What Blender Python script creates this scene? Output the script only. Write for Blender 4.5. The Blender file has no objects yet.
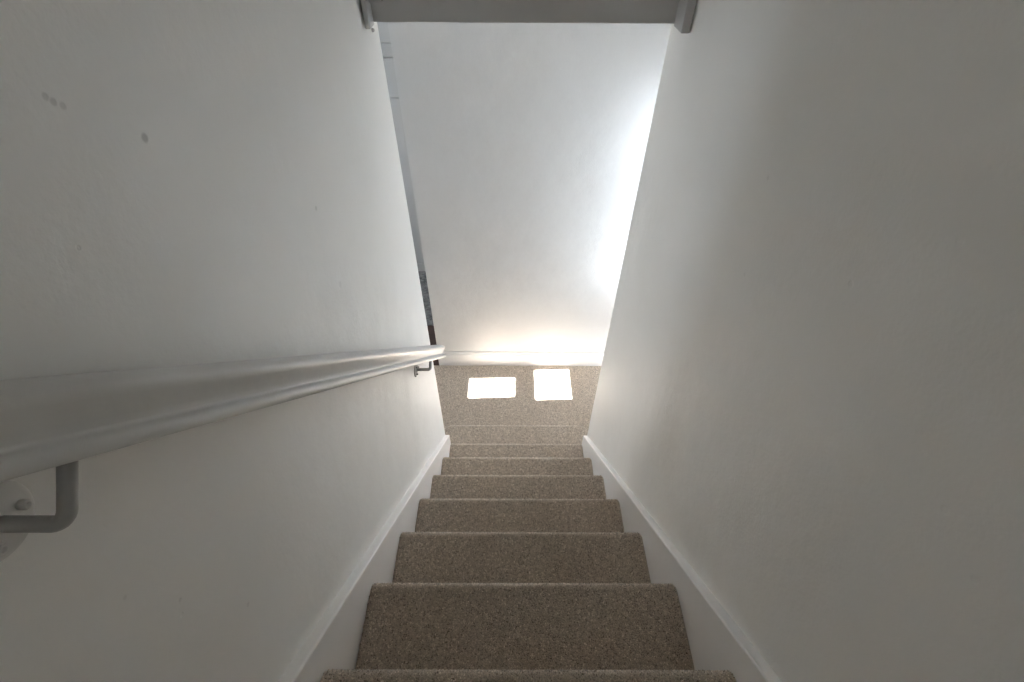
import bpy, bmesh, math
import numpy as np
from mathutils import Matrix, Vector

scene = bpy.context.scene
C = scene.collection
rng = np.random.default_rng(7)

# ------------------------------------------------------------------ measures (metres)
RISE, GO = 0.21, 0.2114
XL, XR = 0.0, 0.7263            # stair carpet edges (faces of the two stair skirtings)
WL, WR = -0.0235, 0.7479        # wall planes
YE = 1.290                      # where both stair walls end (hall begins)
YF = 2.246                      # far hall wall
HALL_C = 2.404                   # hall ceiling
UP_F = 13 * RISE                # upper floor
UP_C = UP_F + 2.35
TOP_Y = -5 * GO                 # nosing of the upper floor
DOOR_X = 1.25                   # front door plane at the right end of the hall
ROOM_Y = 3.387                  # cupboard front in the room beyond
LEFT_X = -2.0

# ------------------------------------------------------------------ camera
cam_d = bpy.data.cameras.new('camera')
cam = bpy.data.objects.new('camera', cam_d)
C.objects.link(cam)
rt = Vector((0.999987, 0.000774, 0.004958))
up = Vector((-0.004049, 0.708085, 0.706115))
fw = Vector((0.002965, 0.706127, -0.708080))
cam.matrix_world = Matrix(((rt.x, up.x, -fw.x, 0.32922), (rt.y, up.y, -fw.y, -0.18254),
                           (rt.z, up.z, -fw.z, 2.68116), (0, 0, 0, 1)))
cam_d.sensor_width = 36
cam_d.lens = 477.86 / 1024 * 36
cam_d.clip_start = 0.01
scene.camera = cam

# ------------------------------------------------------------------ world, sun, window portals, exposure
world = bpy.data.worlds.new('world')
scene.world = world
world.use_nodes = True
bg = world.node_tree.nodes['Background']
bg.inputs[0].default_value = (0.84, 0.92, 1.0, 1)
bg.inputs[1].default_value = 4.3

SUN_TAN = 1.52
sd = bpy.data.lights.new('sun', 'SUN')
sun = bpy.data.objects.new('sun', sd)
C.objects.link(sun)
sd.energy = 22
sd.color = (0.97, 0.98, 1.0)
sd.angle = math.radians(0.5)
sun.rotation_euler = Vector((-1.0, -0.04, -SUN_TAN)).to_track_quat('-Z', 'Y').to_euler()
sun.location = (4, 2, 5)


def portal(loc, direction, w, h):
    d = bpy.data.lights.new('window_portal', 'AREA')
    d.shape = 'RECTANGLE'
    d.size, d.size_y = w, h
    d.cycles.is_portal = True
    o = bpy.data.objects.new('window_portal', d)
    C.objects.link(o)
    o.location = loc
    o.rotation_euler = Vector(direction).to_track_quat('-Z', 'Z').to_euler()


# glazed openings of the front door: (y0, y1, z0, z1)
LITES = [(1.970, 2.145, (DOOR_X - 0.358) * SUN_TAN, (DOOR_X + 0.007) * SUN_TAN),
         (1.935, 2.212, (DOOR_X - 0.764) * SUN_TAN, (DOOR_X - 0.467) * SUN_TAN),
         (1.935, 2.212, 0.08, 0.22)]
for a, b, c, d in LITES:
    portal((DOOR_X + 0.05, (a + b) / 2, (c + d) / 2), (-1, 0, 0), b - a, d - c)
UPW = (-2.0, -1.55, UP_F + 0.9, UP_F + 1.35)      # unseen upstairs window added for dim stairwell light, right end wall: y0,y1,z0,z1
UPX = 2.2
portal((UPX + 0.05, (UPW[0] + UPW[1]) / 2, (UPW[2] + UPW[3]) / 2), (-1, 0, 0), UPW[1] - UPW[0], UPW[3] - UPW[2])
RMW = (2.6, 3.2, 0.9, 1.8)                       # unseen window added to light the room beyond, left end wall
portal((LEFT_X - 0.05, (RMW[0] + RMW[1]) / 2, (RMW[2] + RMW[3]) / 2), (1, 0, 0), RMW[1] - RMW[0], RMW[3] - RMW[2])

vs = scene.view_settings
vs.view_transform = 'Standard'
vs.look = 'None'
vs.gamma = 1.0
vs.use_curve_mapping = False
vs.exposure = 2.12
scene.cycles.max_bounces = 16
scene.cycles.diffuse_bounces = 12
scene.cycles.use_denoising = True
scene.cycles.sample_clamp_indirect = 6.0
scene.cycles.caustics_reflective = False


# ------------------------------------------------------------------ materials
def new_mat(name, col, rough=0.5, spec=0.5, metal=0.0):
    m = bpy.data.materials.new(name)
    m.use_nodes = True
    b = m.node_tree.nodes['Principled BSDF']
    b.inputs['Base Color'].default_value = (*col, 1)
    b.inputs['Roughness'].default_value = rough
    b.inputs['Specular IOR Level'].default_value = spec
    b.inputs['Metallic'].default_value = metal
    return m, m.node_tree, b


def bump_from(nt, b, sock, strength, dist):
    bp = nt.nodes.new('ShaderNodeBump')
    bp.inputs['Strength'].default_value = strength
    bp.inputs['Distance'].default_value = dist
    nt.links.new(sock, bp.inputs['Height'])
    nt.links.new(bp.outputs[0], b.inputs['Normal'])


def math_node(nt, op, a, b=None):
    n = nt.nodes.new('ShaderNodeMath')
    n.operation = op
    for i, v in enumerate((a, b)):
        if v is None:
            continue
        if isinstance(v, (int, float)):
            n.inputs[i].default_value = v
        else:
            nt.links.new(v, n.inputs[i])
    return n.outputs[0]


def noise(nt, vec, scale, detail=2.0):
    n = nt.nodes.new('ShaderNodeTexNoise')
    n.inputs['Scale'].default_value = scale
    n.inputs['Detail'].default_value = detail
    nt.links.new(vec, n.inputs['Vector'])
    return n.outputs[0]


def wall_material(name, col, rough, spots=()):
    """Painted plaster: roller texture, long trowel waves, a few nicks (world position, radius, dent, stain)."""
    m, nt, b = new_mat(name, col, rough, 0.3)
    geo = nt.nodes.new('ShaderNodeNewGeometry')
    pos = geo.outputs['Position']
    h = math_node(nt, 'MULTIPLY', noise(nt, pos, 190, 3), 0.00035)
    h = math_node(nt, 'ADD', h, math_node(nt, 'MULTIPLY', noise(nt, pos, 24, 2), 0.0012))
    h = math_node(nt, 'ADD', h, math_node(nt, 'MULTIPLY', noise(nt, pos, 5.5, 1), 0.006))
    mp = nt.nodes.new('ShaderNodeMapping')          # long diagonal trowel drags
    mp.inputs['Rotation'].default_value = (math.radians(38), 0, 0)
    mp.inputs['Scale'].default_value = (4, 5, 46)
    nt.links.new(pos, mp.inputs['Vector'])
    h = math_node(nt, 'ADD', h, math_node(nt, 'MULTIPLY', noise(nt, mp.outputs[0], 1.0, 1), 0.0016))
    stain = None
    for (p, r, dent, dark) in spots:
        d = nt.nodes.new('ShaderNodeVectorMath')
        d.operation = 'DISTANCE'
        nt.links.new(pos, d.inputs[0])
        d.inputs[1].default_value = p
        k = nt.nodes.new('ShaderNodeMapRange')
        k.interpolation_type = 'SMOOTHSTEP'
        k.inputs['From Min'].default_value = r * 0.4
        k.inputs['From Max'].default_value = r
        k.inputs['To Min'].default_value = 1
        k.inputs['To Max'].default_value = 0
        nt.links.new(d.outputs['Value'], k.inputs['Value'])
        h = math_node(nt, 'ADD', h, math_node(nt, 'MULTIPLY', k.outputs[0], -0.5 * dent))
        if dark:
            s = math_node(nt, 'MULTIPLY', k.outputs[0], dark * 0.55)
            stain = s if stain is None else math_node(nt, 'MAXIMUM', stain, s)
    bump_from(nt, b, h, 1.0, 1.0)
    mix = nt.nodes.new('ShaderNodeMix')
    mix.data_type = 'RGBA'
    big = nt.nodes.new('ShaderNodeMapRange')
    big.inputs['From Min'].default_value = 0.3
    big.inputs['From Max'].default_value = 0.7
    nt.links.new(noise(nt, pos, 3.1, 4), big.inputs['Value'])
    nt.links.new(big.outputs[0], mix.inputs['Factor'])
    mix.inputs['A'].default_value = (col[0] * 0.96, col[1] * 0.96, col[2] * 0.955, 1)
    mix.inputs['B'].default_value = (*col, 1)
    out = mix.outputs['Result']
    if stain is not None:
        m2 = nt.nodes.new('ShaderNodeMix')
        m2.data_type = 'RGBA'
        nt.links.new(stain, m2.inputs['Factor'])
        nt.links.new(out, m2.inputs['A'])
        m2.inputs['B'].default_value = (0.25, 0.24, 0.22, 1)
        out = m2.outputs['Result']
    nt.links.new(out, b.inputs['Base Color'])
    return m


SPOT_L = [((WL, 0.280, 2.492), .006, .0012, .75), ((WL, 0.597, 2.237), .006, .001, .45), ((WL, 0.203, 2.554), .004, .001, .4),
          ((WL, 0.207, 2.549), .004, .001, .45), ((WL, 0.213, 2.544), .004, .001, .4), ((WL, 0.596, 2.062), .010, .001, .15),
          ((WL, -.018, 2.121), .003, .0012, .2), ((WL, -.028, 2.107), .003, .0012, 0), ((WL, 0.021, 1.972), .004, .0012, .25),
          ((WL, -.04, 2.203), .003, .001, .2), ((WL, 0.146, 2.457), .003, .001, .2)]
SPOT_R = [((WR, 0.556, 2.319), .005, .001, .2), ((WR, 0.505, 2.161), .005, .001, .1), ((WR, 0.283, 2.316), .006, .0014, .12),
          ((WR, 0.198, 2.433), .006, .0014, 0), ((WR, -.031, 2.227), .005, .0012, 0), ((WR, .027, 2.243), .006, .0012, 0)]
PAINT = (0.90, 0.895, 0.875)
M_wall_l = wall_material('wall_paint_left', PAINT, 0.52, SPOT_L)
M_wall_r = wall_material('wall_paint_right', (0.90, 0.89, 0.865), 0.52, SPOT_R)
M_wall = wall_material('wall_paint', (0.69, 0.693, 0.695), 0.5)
M_ceil = wall_material('ceiling_paint', (0.82, 0.82, 0.81), 0.8)
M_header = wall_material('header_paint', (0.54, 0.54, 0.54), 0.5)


def gloss_material(name, col, rough, wave=0.0008):
    m, nt, b = new_mat(name, col, rough, 0.5)
    geo = nt.nodes.new('ShaderNodeNewGeometry')
    h = math_node(nt, 'MULTIPLY', noise(nt, geo.outputs['Position'], 60, 2), wave * 0.25)
    h = math_node(nt, 'ADD', h, math_node(nt, 'MULTIPLY', noise(nt, geo.outputs['Position'], 14, 2), wave))
    bump_from(nt, b, h, 1.0, 1.0)
    return m


M_trim = gloss_material('white_gloss_trim', (0.87, 0.86, 0.85), 0.38)
M_rail = gloss_material('white_gloss_rail', (0.73, 0.725, 0.71), 0.32, 0.0014)
M_bracket = gloss_material('grey_painted_metal', (0.40, 0.40, 0.39), 0.4, 0.0006)
M_plate = gloss_material('painted_over_plate', (0.66, 0.655, 0.63), 0.35, 0.0012)
M_door = gloss_material('door_paint', (0.75, 0.75, 0.74), 0.4)
M_cup = gloss_material('cupboard_white', (0.62, 0.62, 0.615), 0.45, 0.0003)
M_dark = new_mat('dark_metal', (0.09, 0.085, 0.08), 0.5)[0]

M_glass = bpy.data.materials.new('clear_glass')
M_glass.use_nodes = True
nt = M_glass.node_tree
nt.nodes.remove(nt.nodes['Principled BSDF'])
mx = nt.nodes.new('ShaderNodeMixShader')
tr = nt.nodes.new('ShaderNodeBsdfTransparent')
gl = nt.nodes.new('ShaderNodeBsdfGlossy')
gl.inputs['Roughness'].default_value = 0.02
mx.inputs[0].default_value = 0.05
nt.links.new(tr.outputs[0], mx.inputs[1])
nt.links.new(gl.outputs[0], mx.inputs[2])
nt.links.new(mx.outputs[0], nt.nodes['Material Output'].inputs[0])


def carpet_material(name, attr):
    m, nt, b = new_mat(name, (0.2, 0.17, 0.14), 0.95, 0.1)
    ramp = nt.nodes.new('ShaderNodeValToRGB')
    e = ramp.color_ramp.elements
    e[0].position, e[0].color = 0.0, (0.25, 0.205, 0.162, 1)
    e[1].position, e[1].color = 1.0, (0.98, 0.88, 0.76, 1)
    mid = ramp.color_ramp.elements.new(0.55)
    mid.color = (0.64, 0.54, 0.44, 1)
    if attr:
        a = nt.nodes.new('ShaderNodeAttribute')
        a.attribute_name = 'tuft'
        f = a.outputs['Fac']
    else:
        geo = nt.nodes.new('ShaderNodeNewGeometry')
        f = noise(nt, geo.outputs['Position'], 420, 2)
        bump_from(nt, b, f, 0.6, 0.004)
    nt.links.new(f, ramp.inputs[0])
    nt.links.new(ramp.outputs[0], b.inputs['Base Color'])
    b.inputs['Sheen Weight'].default_value = 0.6
    b.inputs['Sheen Roughness'].default_value = 0.45
    return m


M_carpet = carpet_material('carpet_backing', False)
M_pile = carpet_material('carpet_tufts', True)

M_wood, nt, b = new_mat('brown_timber', (0.09, 0.05, 0.035), 0.4)
geo = nt.nodes.new('ShaderNodeNewGeometry')
mp = nt.nodes.new('ShaderNodeMapping')
mp.inputs['Scale'].default_value = (2, 40, 40)
nt.links.new(geo.outputs['Position'], mp.inputs[0])
rp = nt.nodes.new('ShaderNodeValToRGB')
rp.color_ramp.elements[0].color = (0.05, 0.028, 0.022, 1)
rp.color_ramp.elements[1].color = (0.12, 0.065, 0.05, 1)
nt.links.new(noise(nt, mp.outputs[0], 1.0, 4), rp.inputs[0])
nt.links.new(rp.outputs[0], b.inputs['Base Color'])

M_rug, nt, b = new_mat('charcoal_rug', (0.09, 0.09, 0.088), 0.95, 0.1)
geo = nt.nodes.new('ShaderNodeNewGeometry')
rp = nt.nodes.new('ShaderNodeValToRGB')
rp.color_ramp.elements[0].position, rp.color_ramp.elements[0].color = 0.3, (0.10, 0.10, 0.099, 1)
rp.color_ramp.elements[1].position, rp.color_ramp.elements[1].color = 0.7, (0.30, 0.30, 0.295, 1)
f = noise(nt, geo.outputs['Position'], 45, 5)
nt.links.new(f, rp.inputs[0])
nt.links.new(rp.outputs[0], b.inputs['Base Color'])
bump_from(nt, b, f, 0.5, 0.004)


# ------------------------------------------------------------------ mesh helpers
def link(name, mesh, mat, parent=None, smooth=False):
    o = bpy.data.objects.new(name, mesh)
    C.objects.link(o)
    if mat:
        mesh.materials.append(mat)
    if smooth:
        mesh.polygons.foreach_set('use_smooth', [True] * len(mesh.polygons))
    if parent:
        o.parent = parent
        o.matrix_parent_inverse = parent.matrix_world.inverted()
    return o


def from_bm(name, bm, mat, parent=None, smooth=False):
    me = bpy.data.meshes.new(name)
    bmesh.ops.recalc_face_normals(bm, faces=bm.faces)
    bm.to_mesh(me)
    bm.free()
    return link(name, me, mat, parent, smooth)


def add_box(bm, x0, x1, y0, y1, z0, z1, bevel=0.0, seg=2):
    r = bmesh.ops.create_cube(bm, size=1.0)
    bmesh.ops.transform(bm, matrix=Matrix.Translation(((x0 + x1) / 2, (y0 + y1) / 2, (z0 + z1) / 2))
                        @ Matrix.Diagonal((x1 - x0, y1 - y0, z1 - z0, 1)), verts=r['verts'])
    if bevel:
        es = list({e for v in r['verts'] for e in v.link_edges})
        bmesh.ops.bevel(bm, geom=es, offset=bevel, segments=seg, affect='EDGES', profile=0.5)


def box(name, x0, x1, y0, y1, z0, z1, mat, parent=None, bevel=0.0):
    bm = bmesh.new()
    add_box(bm, x0, x1, y0, y1, z0, z1, bevel)
    return from_bm(name, bm, mat, parent)


def structure(o, label=None):
    o['kind'] = 'structure'
    if label:
        o['label'] = label
    return o


def thing(name, label, cat, loc, group=None):
    o = bpy.data.objects.new(name, None)
    C.objects.link(o)
    o.location = loc
    o['label'] = label
    o['category'] = cat
    if group:
        o['group'] = group
    bpy.context.view_layer.update()
    return o


def wall_with_hole(name, axis, p0, p1, a0, a1, z0, z1, holes, mat):
    """A wall slab (thickness p0..p1 along axis) with stacked rectangular holes (a0,a1,z0,z1)."""
    bm = bmesh.new()

    def bx(u0, u1, w0, w1):
        if u1 - u0 < 1e-5 or w1 - w0 < 1e-5:
            return
        if axis == 'x':
            add_box(bm, p0, p1, u0, u1, w0, w1)
        else:
            add_box(bm, u0, u1, p0, p1, w0, w1)
    z = z0
    for (h0, h1, q0, q1) in sorted(holes, key=lambda t: t[2]):
        bx(a0, a1, z, q0)
        bx(a0, h0, q0, q1)
        bx(h1, a1, q0, q1)
        z = q1
    bx(a0, a1, z, z1)
    return structure(from_bm(name, bm, mat))


def extrude_profile(name, pts, x0, x1, mat, parent=None, smooth=False, bevel=0.0):
    """Closed polygon in (y, z) pushed from x0 to x1."""
    bm = bmesh.new()
    a = [bm.verts.new((x0, y, z)) for y, z in pts]
    c = [bm.verts.new((x1, y, z)) for y, z in pts]
    n = len(pts)
    bm.faces.new(a)
    bm.faces.new(c)
    for i in range(n):
        bm.faces.new((a[i], a[(i + 1) % n], c[(i + 1) % n], c[i]))
    if bevel:
        bmesh.ops.bevel(bm, geom=list(bm.edges), offset=bevel, segments=3, affect='EDGES', profile=0.5)
    return from_bm(name, bm, mat, parent, smooth)


# ------------------------------------------------------------------ room shell
BACK_Y = -2.3
structure(box('wall_left', WL - 0.10, WL, BACK_Y, YE, 0, UP_C, M_wall_l),
          'white painted plaster wall carrying the handrail')
# right wall stops at the top of the stair, the upper landing runs on to the right
structure(box('wall_right', WR, WR + 0.10, TOP_Y, YE, 0, UP_C, M_wall_r), 'plain white painted plaster wall facing the handrail')
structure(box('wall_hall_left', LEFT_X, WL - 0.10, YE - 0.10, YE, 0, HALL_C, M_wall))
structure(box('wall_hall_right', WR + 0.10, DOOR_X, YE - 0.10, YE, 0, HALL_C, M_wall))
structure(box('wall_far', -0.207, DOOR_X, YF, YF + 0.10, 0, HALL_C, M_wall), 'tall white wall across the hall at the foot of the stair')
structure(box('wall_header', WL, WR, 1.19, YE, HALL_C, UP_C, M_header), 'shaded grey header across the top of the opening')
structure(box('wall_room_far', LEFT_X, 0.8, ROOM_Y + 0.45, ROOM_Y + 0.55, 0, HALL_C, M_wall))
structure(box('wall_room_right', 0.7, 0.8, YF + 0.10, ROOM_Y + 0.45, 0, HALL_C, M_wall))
wall_with_hole('wall_room_left', 'x', LEFT_X - 0.10, LEFT_X, YE - 0.10, ROOM_Y + 0.55, 0, HALL_C, [RMW], M_wall)
wall_with_hole('wall_upper_right', 'x', UPX, UPX + 0.10, BACK_Y, TOP_Y, UP_F, UP_C, [UPW], M_wall)
structure(box('wall_upper_back', WL, UPX, BACK_Y - 0.10, BACK_Y, UP_F, UP_C, M_wall))
structure(box('wall_upper_front', WR + 0.10, UPX, TOP_Y, TOP_Y + 0.10, UP_F, UP_C, M_wall))
structure(box('ceiling', LEFT_X, DOOR_X, YE, ROOM_Y + 0.55, HALL_C, HALL_C + 0.15, M_ceil))
structure(box('ceiling_upper', WL - 0.10, UPX + 0.10, BACK_Y - 0.10, YE, UP_C, UP_C + 0.12, M_ceil))
structure(box('floor_upper', WL, UPX, BACK_Y, TOP_Y - 0.02, UP_F - 0.2, UP_F, M_carpet))
structure(box('floor_room', LEFT_X, 0.7, YF + 0.012, ROOM_Y + 0.45, -0.1, 0.0, M_wood), 'dark reddish brown floor beyond the hall')
hall_floor = structure(box('floor', LEFT_X, DOOR_X, YE - 0.10, YF + 0.012, -0.1, 0.0, M_carpet),
                       'taupe carpeted hall floor with two patches of sunlight')

# two windows out of the frame, added to let daylight in
for nm, x, (a, b_, c, d) in (('added_window_1', UPX + 0.05, UPW), ('added_window_2', LEFT_X - 0.05, RMW)):
    w = bpy.data.objects.new(nm, None)
    C.objects.link(w)
    w.location = (x, (a + b_) / 2, c)
    w['kind'] = 'structure'
    bpy.context.view_layer.update()
    for (y0, y1, z0, z1) in ((a, a + .05, c, d), (b_ - .05, b_, c, d), (a + .05, b_ - .05, c, c + .05), (a + .05, b_ - .05, d - .05, d)):
        box('window_frame', x - .03, x + .03, y0, y1, z0, z1, M_trim, w)
    box('pane', x - .003, x + .003, a + .05, b_ - .05, c + .05, d - .05, M_glass, w)

# front door, with three small glass lites, closing the right end of the hall
door = bpy.data.objects.new('door_1', None)
C.objects.link(door)
door.location = (DOOR_X, (YE + YF) / 2, 0)
door['kind'] = 'structure'
bpy.context.view_layer.update()
dl = wall_with_hole('door_leaf', 'x', DOOR_X, DOOR_X + 0.04, YE + 0.0, YF, 0, HALL_C, LITES, M_door)
del dl['kind']
dl.parent = door
dl.matrix_parent_inverse = door.matrix_world.inverted()
for (a, b_, c, d) in LITES:
    box('pane', DOOR_X + 0.018, DOOR_X + 0.022, a, b_, c, d, M_glass, door)
bm = bmesh.new()
add_box(bm, DOOR_X - 0.05, DOOR_X - 0.035, 1.35, 1.47, 1.02, 1.04, 0.006)
add_box(bm, DOOR_X - 0.05, DOOR_X, 1.35, 1.37, 1.02, 1.04, 0.006)
from_bm('handle', bm, M_bracket, door)

# ------------------------------------------------------------------ skirtings
TANS = RISE / GO
H_SK = 0.0805


def nose_z(y):
    return 8 * RISE - y * TANS


def stair_skirt(name, x0, x1, side, label):
    y0, y1 = TOP_Y, YE
    prof = [(y0, nose_z(y0) + H_SK), (y1, nose_z(y1) + H_SK), (y1, nose_z(y1) - 0.27), (y0, nose_z(y0) - 0.27)]
    bm = bmesh.new()
    a = [bm.verts.new((x0, y, z)) for y, z in prof]
    c = [bm.verts.new((x1, y, z)) for y, z in prof]
    bm.faces.new(a)
    bm.faces.new(c)
    for i in range(4):
        bm.faces.new((a[i], a[(i + 1) % 4], c[(i + 1) % 4], c[i]))
    xi = x1 if side == 'L' else x0
    es = [e for e in bm.edges if all(abs(v.co.x - xi) < 1e-6 for v in e.verts)
          and not all(v.co.z < nose_z(v.co.y) - 0.2 for v in e.verts)]
    bmesh.ops.bevel(bm, geom=es, offset=0.004, segments=3, affect='EDGES', profile=0.5)
    return structure(from_bm(name, bm, M_trim), label)


stair_skirt('baseboard_left', WL, XL, 'L', 'white sloping stair skirting under the handrail')
stair_skirt('baseboard_right', XR, WR, 'R', 'white sloping stair skirting on the wall without a handrail')
# hall skirting with a stepped, rounded top
sk = [(YF, 0.0), (YF, 0.132), (YF - 0.006, 0.132), (YF - 0.009, 0.126), (YF - 0.010, 0.117), (YF - 0.016, 0.113),
      (YF - 0.018, 0.106), (YF - 0.018, 0.0)]
structure(extrude_profile('baseboard_far', sk, -0.207, DOOR_X, M_trim), 'white moulded skirting along the far hall wall')
structure(box('trim_threshold', -1.2, -0.207, YF - 0.02, YF + 0.05, 0.0, 0.012, M_wood, bevel=0.004), 'dark timber threshold strip')

# ------------------------------------------------------------------ header battens
def batten(name, x0, x1, y0, y1, z0, z1, label):
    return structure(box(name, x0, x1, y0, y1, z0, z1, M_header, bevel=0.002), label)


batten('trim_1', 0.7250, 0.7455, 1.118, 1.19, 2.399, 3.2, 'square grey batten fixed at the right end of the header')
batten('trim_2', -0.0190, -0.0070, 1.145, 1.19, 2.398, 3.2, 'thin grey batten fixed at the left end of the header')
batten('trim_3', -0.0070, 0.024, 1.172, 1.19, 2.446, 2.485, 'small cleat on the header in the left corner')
bm = bmesh.new()
bmesh.ops.create_uvsphere(bm, u_segments=10, v_segments=6, radius=0.005)
bmesh.ops.translate(bm, verts=bm.verts, vec=(WL + 0.002, 1.222, 2.380))
structure(from_bm('trim_4', bm, M_bracket, smooth=True), 'screw head left below the thin batten')

# ------------------------------------------------------------------ staircase
stair = thing('staircase', 'steep straight staircase covered in taupe brown carpet', 'staircase', (0.36, 1.53, 0.0))


def fuzz(name, base, normal, height, rad, parent, shade_n=None, stretch=None):
    """One mesh of little three-sided carpet tufts rooted at base points."""
    n = len(base)
    lean = rng.normal(0, 0.36, (n, 3))
    if stretch is not None:                   # pulled tight over the nosing: short and upright
        lean *= (1 - 0.6 * stretch)[:, None]
    axis = normal + lean
    axis /= np.linalg.norm(axis, axis=1, keepdims=True)
    ref = np.where(np.abs(axis[:, :1]) < 0.8, np.array([[1.0, 0, 0]]), np.array([[0, 1.0, 0]]))
    e1 = np.cross(axis, ref)
    e1 /= np.linalg.norm(e1, axis=1, keepdims=True)
    e2 = np.cross(axis, e1)
    th = rng.uniform(0, 2 * np.pi, n)
    h = height * rng.uniform(0.65, 1.25, n)
    if stretch is not None:
        h *= 1 - 0.6 * stretch
    V = np.empty((n, 4, 3))
    r = rad * rng.uniform(0.8, 1.25, n)
    for i in range(3):
        a = th + i * 2 * np.pi / 3
        V[:, i] = base - normal * 0.001 + (np.cos(a) * r)[:, None] * e1 + (np.sin(a) * r)[:, None] * e2
    V[:, 3] = base + axis * h[:, None]
    F = np.array([[0, 1, 3], [1, 2, 3], [2, 0, 3]])[None] + (np.arange(n) * 4)[:, None, None]
    me = bpy.data.meshes.new(name)
    me.vertices.add(n * 4)
    me.vertices.foreach_set('co', V.reshape(-1).astype(np.float32))
    nf = n * 3
    me.loops.add(nf * 3)
    me.loops.foreach_set('vertex_index', F.reshape(-1).astype(np.int32))
    me.polygons.add(nf)
    me.polygons.foreach_set('loop_start', np.arange(0, nf * 3, 3, dtype=np.int32))
    me.polygons.foreach_set('loop_total', np.full(nf, 3, dtype=np.int32))
    me.update()
    at = me.attributes.new('tuft', 'FLOAT', 'POINT')
    # yarn clumps about 6 mm across share a tone
    cell = np.floor(base / 0.0062 + rng.normal(0, 0.25, (n, 3))).astype(np.int64)
    hsh = np.sin(cell[:, 0] * 12.9898 + cell[:, 1] * 78.233 + cell[:, 2] * 37.719) * 43758.5453
    hsh = hsh - np.floor(hsh)
    c = np.clip(0.5 + (hsh - 0.5) * 0.75 + rng.normal(0, 0.16, n), 0, 1)
    if shade_n is not None:
        c = np.clip(c + shade_n, 0, 1)
    at.data.foreach_set('value', np.repeat(c, 4).astype(np.float32))
    o = link(name, me, M_pile, parent)
    o['kind'] = 'stuff'
    return o


def step_profile(k, yn=None):
    """(y, z) outline of the carpeted surface of step k: riser, rolled nosing, tread."""
    yn = (k * GO if yn is None else yn) + 0.0045 + 0.0015 * k
    z = (8 - k) * RISE
    pts = [(yn - 0.028, z - RISE), (yn - 0.027, z - 0.046), (yn - 0.014, z - 0.036)]
    for t in np.linspace(-50, 90, 8):
        a = math.radians(t)
        pts.append((yn - 0.018 + 0.018 * math.cos(a), z - 0.018 + 0.018 * math.sin(a)))
    pts.append((yn - 0.05, z + 0.0006))
    pts.append(((k - 1) * GO - 0.05, z))
    return pts


def resample(pts, spacing):
    p = np.array(pts)
    seg = np.hypot(*(p[1:] - p[:-1]).T)
    s = np.concatenate([[0], np.cumsum(seg)])
    n = int(s[-1] / spacing)
    t = (np.arange(n) + 0.5) * spacing
    y, z = np.interp(t, s, p[:, 0]), np.interp(t, s, p[:, 1])
    i = np.clip(np.searchsorted(s, t) - 1, 0, len(seg) - 1)
    d = (p[i + 1] - p[i]) / seg[i][:, None]
    return y, z, d[:, 1], -d[:, 0]           # outward normal (towards +y / +z)


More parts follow.
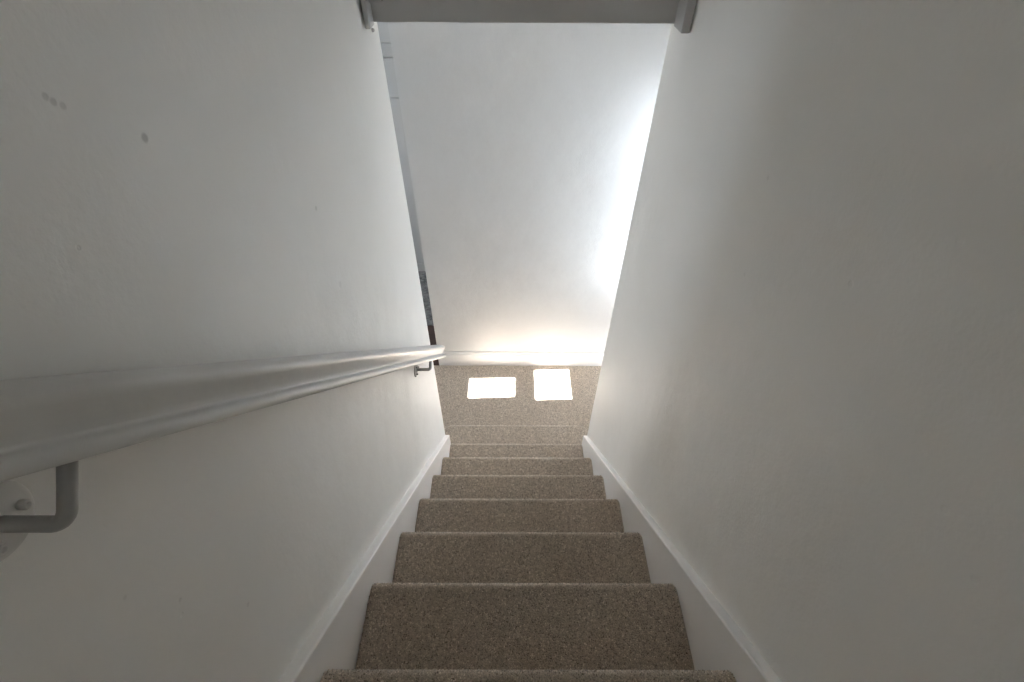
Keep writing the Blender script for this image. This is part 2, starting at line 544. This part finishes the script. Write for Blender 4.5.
PILE = 0.0048
YN7 = 1.548
for k in range(-5, 8):
    if k == -5:
        continue
    pts = step_profile(k, YN7 - 0.0125 if k == 7 else None)
    x0, x1 = (XL, XR) if k < 7 else (-0.078, 0.802)
    inset = PILE * 0.6
    # body (carpet over the step) a little under the pile
    y_back = (k - 1) * GO - 0.05 if k < 7 else YE
    if k == 7:
        pts[-1] = (YE, pts[-1][1])
    poly = []
    for i, (y, z) in enumerate(pts):
        q = inset * (0.35 if 3 <= i <= 9 else 1)
        poly.append((y - (q if y > y_back + 1e-4 else 0), z - (q if i else 0)))
    poly.append((y_back, (7 - k) * RISE))
    bm = bmesh.new()
    if k < 7:
        xs = [x0, x0 + 0.004, x0 + 0.010, x1 - 0.010, x1 - 0.004, x1]
        dr = [0.006, 0.002, 0, 0, 0.002, 0.006]
    else:
        xs = [x0, x0 + 0.006, x0 + 0.02, x0 + 0.045, x1 - 0.045, x1 - 0.02, x1 - 0.006, x1]
        dr = [0.0, 0.0, 0.0, 0, 0, 0.0, 0.0, 0.0]
    rings = []
    for x, q in zip(xs, dr):
        ring = []
        for y, z in poly:
            dy = dz = 0
            if z > (8 - k) * RISE - 0.03:
                dz = q
            if y > pts[0][0]:
                dy = q
            if k == 7:                       # rounded plan corners on the bottom step
                e = min(x - x0, x1 - x)
                rr = 0.045
                if e < rr and y > YE + 0.05:
                    dy = rr - math.sqrt(max(rr * rr - (rr - e) ** 2, 0))
            ring.append(bm.verts.new((x, y - dy, z - dz)))
        rings.append(ring)
    for a, c in zip(rings[:-1], rings[1:]):
        for i in range(len(poly)):
            j = (i + 1) % len(poly)
            bm.faces.new((a[i], a[j], c[j], c[i]))
    bm.faces.new(rings[0])
    bm.faces.new(rings[-1])
    if k == 7:                               # the tread runs back between the walls to the next riser
        add_box(bm, XL, XR, 6 * GO - 0.05, YE, 0, RISE - inset)
    st = from_bm('step', bm, M_carpet, stair, smooth=True)
    st.data.set_sharp_from_angle(angle=0.7)
    if k < 0:
        continue
    # pile
    sp = 0.0036 if k < 4 else 0.0042
    if k == 7:
        pts.append((6 * GO - 0.04, pts[-1][1]))
    y, z, ny, nz = resample(pts[1:], sp)
    nx = int((x1 - x0 - 0.004) / sp)
    gx = x0 + 0.002 + (np.arange(nx) + 0.5) * sp
    X, I = np.meshgrid(gx, np.arange(len(y)), indexing='ij')
    X, I = X.ravel(), I.ravel()
    X = X + rng.uniform(-.5, .5, len(X)) * sp
    base = np.stack([X, y[I] + rng.uniform(-.4, .4, len(I)) * sp * nz[I], z[I] + rng.uniform(-.4, .4, len(I)) * sp * ny[I]], 1)
    nrm = np.stack([np.zeros(len(I)), ny[I], nz[I]], 1)
    tight = np.clip((ny[I] - 0.1) / 0.25, 0, 1)
    base -= nrm * (inset * (1 - 0.6 * tight))[:, None]
    e = np.minimum(X - x0, x1 - X)
    if k == 7:
        rr = 0.045
        cut = np.where((e < rr), rr - np.sqrt(np.maximum(rr * rr - (rr - np.clip(e, 0, rr)) ** 2, 0)), 0)
        front = base[:, 1] > YN7 - 0.03
        keep = base[:, 1] < YN7 - cut + 0.002
        base[front, 1] -= cut[front] * 1.0
        keep = keep | front
        hid = ((X < XL + 0.002) | (X > XR - 0.002)) & (base[:, 1] < YE + 0.006)
        keep &= ~hid
        keep &= base[:, 2] > RISE - 0.06
        base, nrm, X, e, tight = base[keep], nrm[keep], X[keep], e[keep], tight[keep]
    else:
        q = np.interp(e, [0, 0.004, 0.010], [0.006, 0.002, 0])
        base -= nrm * q[:, None]
        nrm[:, 0] += np.where(e < 0.008, np.where(X < (x0 + x1) / 2, -0.6, 0.6), 0)
    # footworn shading of the wool itself: soft blotches where the pile is crushed
    ph = rng.uniform(0, 6.28, 4)
    blot = 0.025 * (np.sin(base[:, 0] * 11 + ph[0]) * np.sin(base[:, 1] * 17 + ph[1]) + np.sin(base[:, 0] * 23 + ph[2] + base[:, 1] * 9))
    fuzz('carpet_pile', base, nrm, PILE, sp * 0.62, st, blot, tight)

# hall floor pile, over the part the stair opens on to
sp = 0.0046
gx = np.arange(-0.42, 1.12, sp)
gy = np.arange(1.30, YF - 0.018, sp)
X, Y = np.meshgrid(gx, gy, indexing='ij')
X = X.ravel() + rng.uniform(-.5, .5, X.size) * sp
Y = Y.ravel() + rng.uniform(-.5, .5, Y.size) * sp
keep = (Y > YN7 - 0.02) | (X < -0.07) | (X > 0.79)
keep &= Y < YF - 0.022
X, Y = X[keep], Y[keep]
fuzz('carpet_pile', np.stack([X, Y, np.zeros(len(X))], 1), np.tile(np.array([[0, 0, 1.0]]), (len(X), 1)), 0.005, sp * 0.62, hall_floor)

# ------------------------------------------------------------------ handrail
ANG = math.atan2(RISE, GO)
ES = Vector((0, math.cos(ANG), -math.sin(ANG)))      # down the slope
EN = Vector((0, math.sin(ANG), math.cos(ANG)))       # square to the slope
O0 = Vector((WL, 0, 8 * RISE))


def R(s, u, v):
    return O0 + ES * s + EN * v + Vector((u, 0, 0))


rail = thing('handrail', 'white glossy moulded handrail on brackets along the left wall', 'handrail', R(1.155, 0, 0.46))
prof = [(.027, .5035), (.040, .5030), (.060, .5030), (.070, .5030)]
for t in np.linspace(-80, 95, 10):
    a = math.radians(t)
    prof.append((.0770 + .0070 * math.cos(a), .5100 + .0070 * math.sin(a)))
prof += [(.0722, .5172), (.0706, .5186), (.0706, .5205), (.0728, .5260), (.0768, .5350), (.0795, .5410), (.0808, .5455), (.0803, .5488), (.0775, .5515),
         (.0720, .5535), (.0640, .5547), (.0520, .5553), (.0400, .5550), (.0320, .5532), (.0275, .5495), (.0260, .5440), (.0260, .5150), (.0262, .506)]
S0, S1 = -1.25, 1.155
bm = bmesh.new()
rings = []
cu, cv = .053, .530
for s, sc in ((S0, 1), (-0.4, 1), (0.4, 1), (S1 - 0.004, 1), (S1 - 0.001, 0.985), (S1, 0.95)):
    rings.append([bm.verts.new(R(s, cu + (u - cu) * sc, cv + (v - cv) * sc)) for u, v in prof])
for a, c in zip(rings[:-1], rings[1:]):
    for i in range(len(prof)):
        j = (i + 1) % len(prof)
        f = bm.faces.new((a[i], a[j], c[j], c[i]))
        f.smooth = True
bm.faces.new(rings[0])
bm.faces.new(rings[-1])
from_bm('rail', bm, M_rail, rail)


def tube(path, rad, seg=14):
    bm = bmesh.new()
    rings = []
    for i, p in enumerate(path):
        d = (path[min(i + 1, len(path) - 1)] - path[max(i - 1, 0)]).normalized()
        e1 = ES.copy()
        e2 = d.cross(e1).normalized()
        rings.append([bm.verts.new(p + e1 * rad * math.cos(2 * math.pi * t / seg) + e2 * rad * math.sin(2 * math.pi * t / seg)) for t in range(seg)])
    for a, c in zip(rings[:-1], rings[1:]):
        for i in range(seg):
            bm.faces.new((a[i], a[(i + 1) % seg], c[(i + 1) % seg], c[i])).smooth = True
    bm.faces.new(rings[0])
    bm.faces.new(rings[-1])
    return bm


def lathe_u(s, v, prof2, seg=36):
    """Turned about an axis square to the wall; prof2 = (radius, u)."""
    bm = bmesh.new()
    rings = []
    for r, u in prof2:
        rings.append([bm.verts.new(R(s + r * math.cos(2 * math.pi * t / seg), u, v + r * math.sin(2 * math.pi * t / seg))) for t in range(seg)])
    for a, c in zip(rings[:-1], rings[1:]):
        for i in range(seg):
            bm.faces.new((a[i], a[(i + 1) % seg], c[(i + 1) % seg], c[i])).smooth = True
    bm.faces.new(rings[0])
    bm.faces.new(rings[-1])
    return bm


for s, v, ue, pm in ((-0.510, 0.4545, 0.0520, M_plate), (0.940, 0.4660, 0.0555, M_bracket)):
    ra = 0.010
    path = [R(s, 0.004, v), R(s, 0.020, v), R(s, ue - ra - 0.003, v)]
    for t in np.linspace(0, 90, 8):
        a = math.radians(t)
        path.append(R(s, ue - ra + ra * math.sin(a), v + ra * (1 - math.cos(a))))
    path += [R(s, ue, v + 0.016), R(s, ue, 0.504)]
    arm = from_bm('bracket', tube(path, 0.0057), M_bracket, rail)
    from_bm('wall_plate', lathe_u(s, v, [(.0285, 0), (.0285, .0018), (.027, .0034), (.024, .0042), (.010, .005), (.0085, .0075), (.002, .008)]), pm, arm)
    for ang in (27, 147, 267):
        ss, vv = s + 0.0170 * math.cos(math.radians(ang)), v + 0.0170 * math.sin(math.radians(ang))
        from_bm('screw', lathe_u(ss, vv, [(.0038, .003), (.0038, .0095), (.0032, .0102), (.0018, .0102), (.0015, .0082), (.0002, .0080)], 14), pm, arm)

# ------------------------------------------------------------------ room beyond: tall cupboard and rug
cup = thing('tall_cupboard', 'tall white cupboard seen through the gap left of the far wall', 'cupboard', (-0.5, ROOM_Y + 0.2, 0))
box('carcass', -1.1, 0.1, ROOM_Y + 0.02, ROOM_Y + 0.44, 0.09, 2.3, M_cup, cup)
box('plinth', -1.1, 0.1, ROOM_Y + 0.002, ROOM_Y + 0.44, 0.0, 0.088, M_cup, cup)
for z0, z1 in ((0.094, 1.506), (1.514, 1.755), (1.762, 1.842), (1.848, 2.3)):
    for x0, x1 in ((-1.1, -0.702), (-0.698, -0.302), (-0.298, 0.1)):
        box('door', x0, x1, ROOM_Y, ROOM_Y + 0.019, z0, z1, M_cup, cup, bevel=0.0015)
r = box('rug', -1.3, 0.1, 2.66, ROOM_Y - 0.002, 0.0, 0.012, M_rug, bevel=0.004)
r['label'] = 'charcoal flecked rug in front of the tall cupboard'
r['category'] = 'rug'
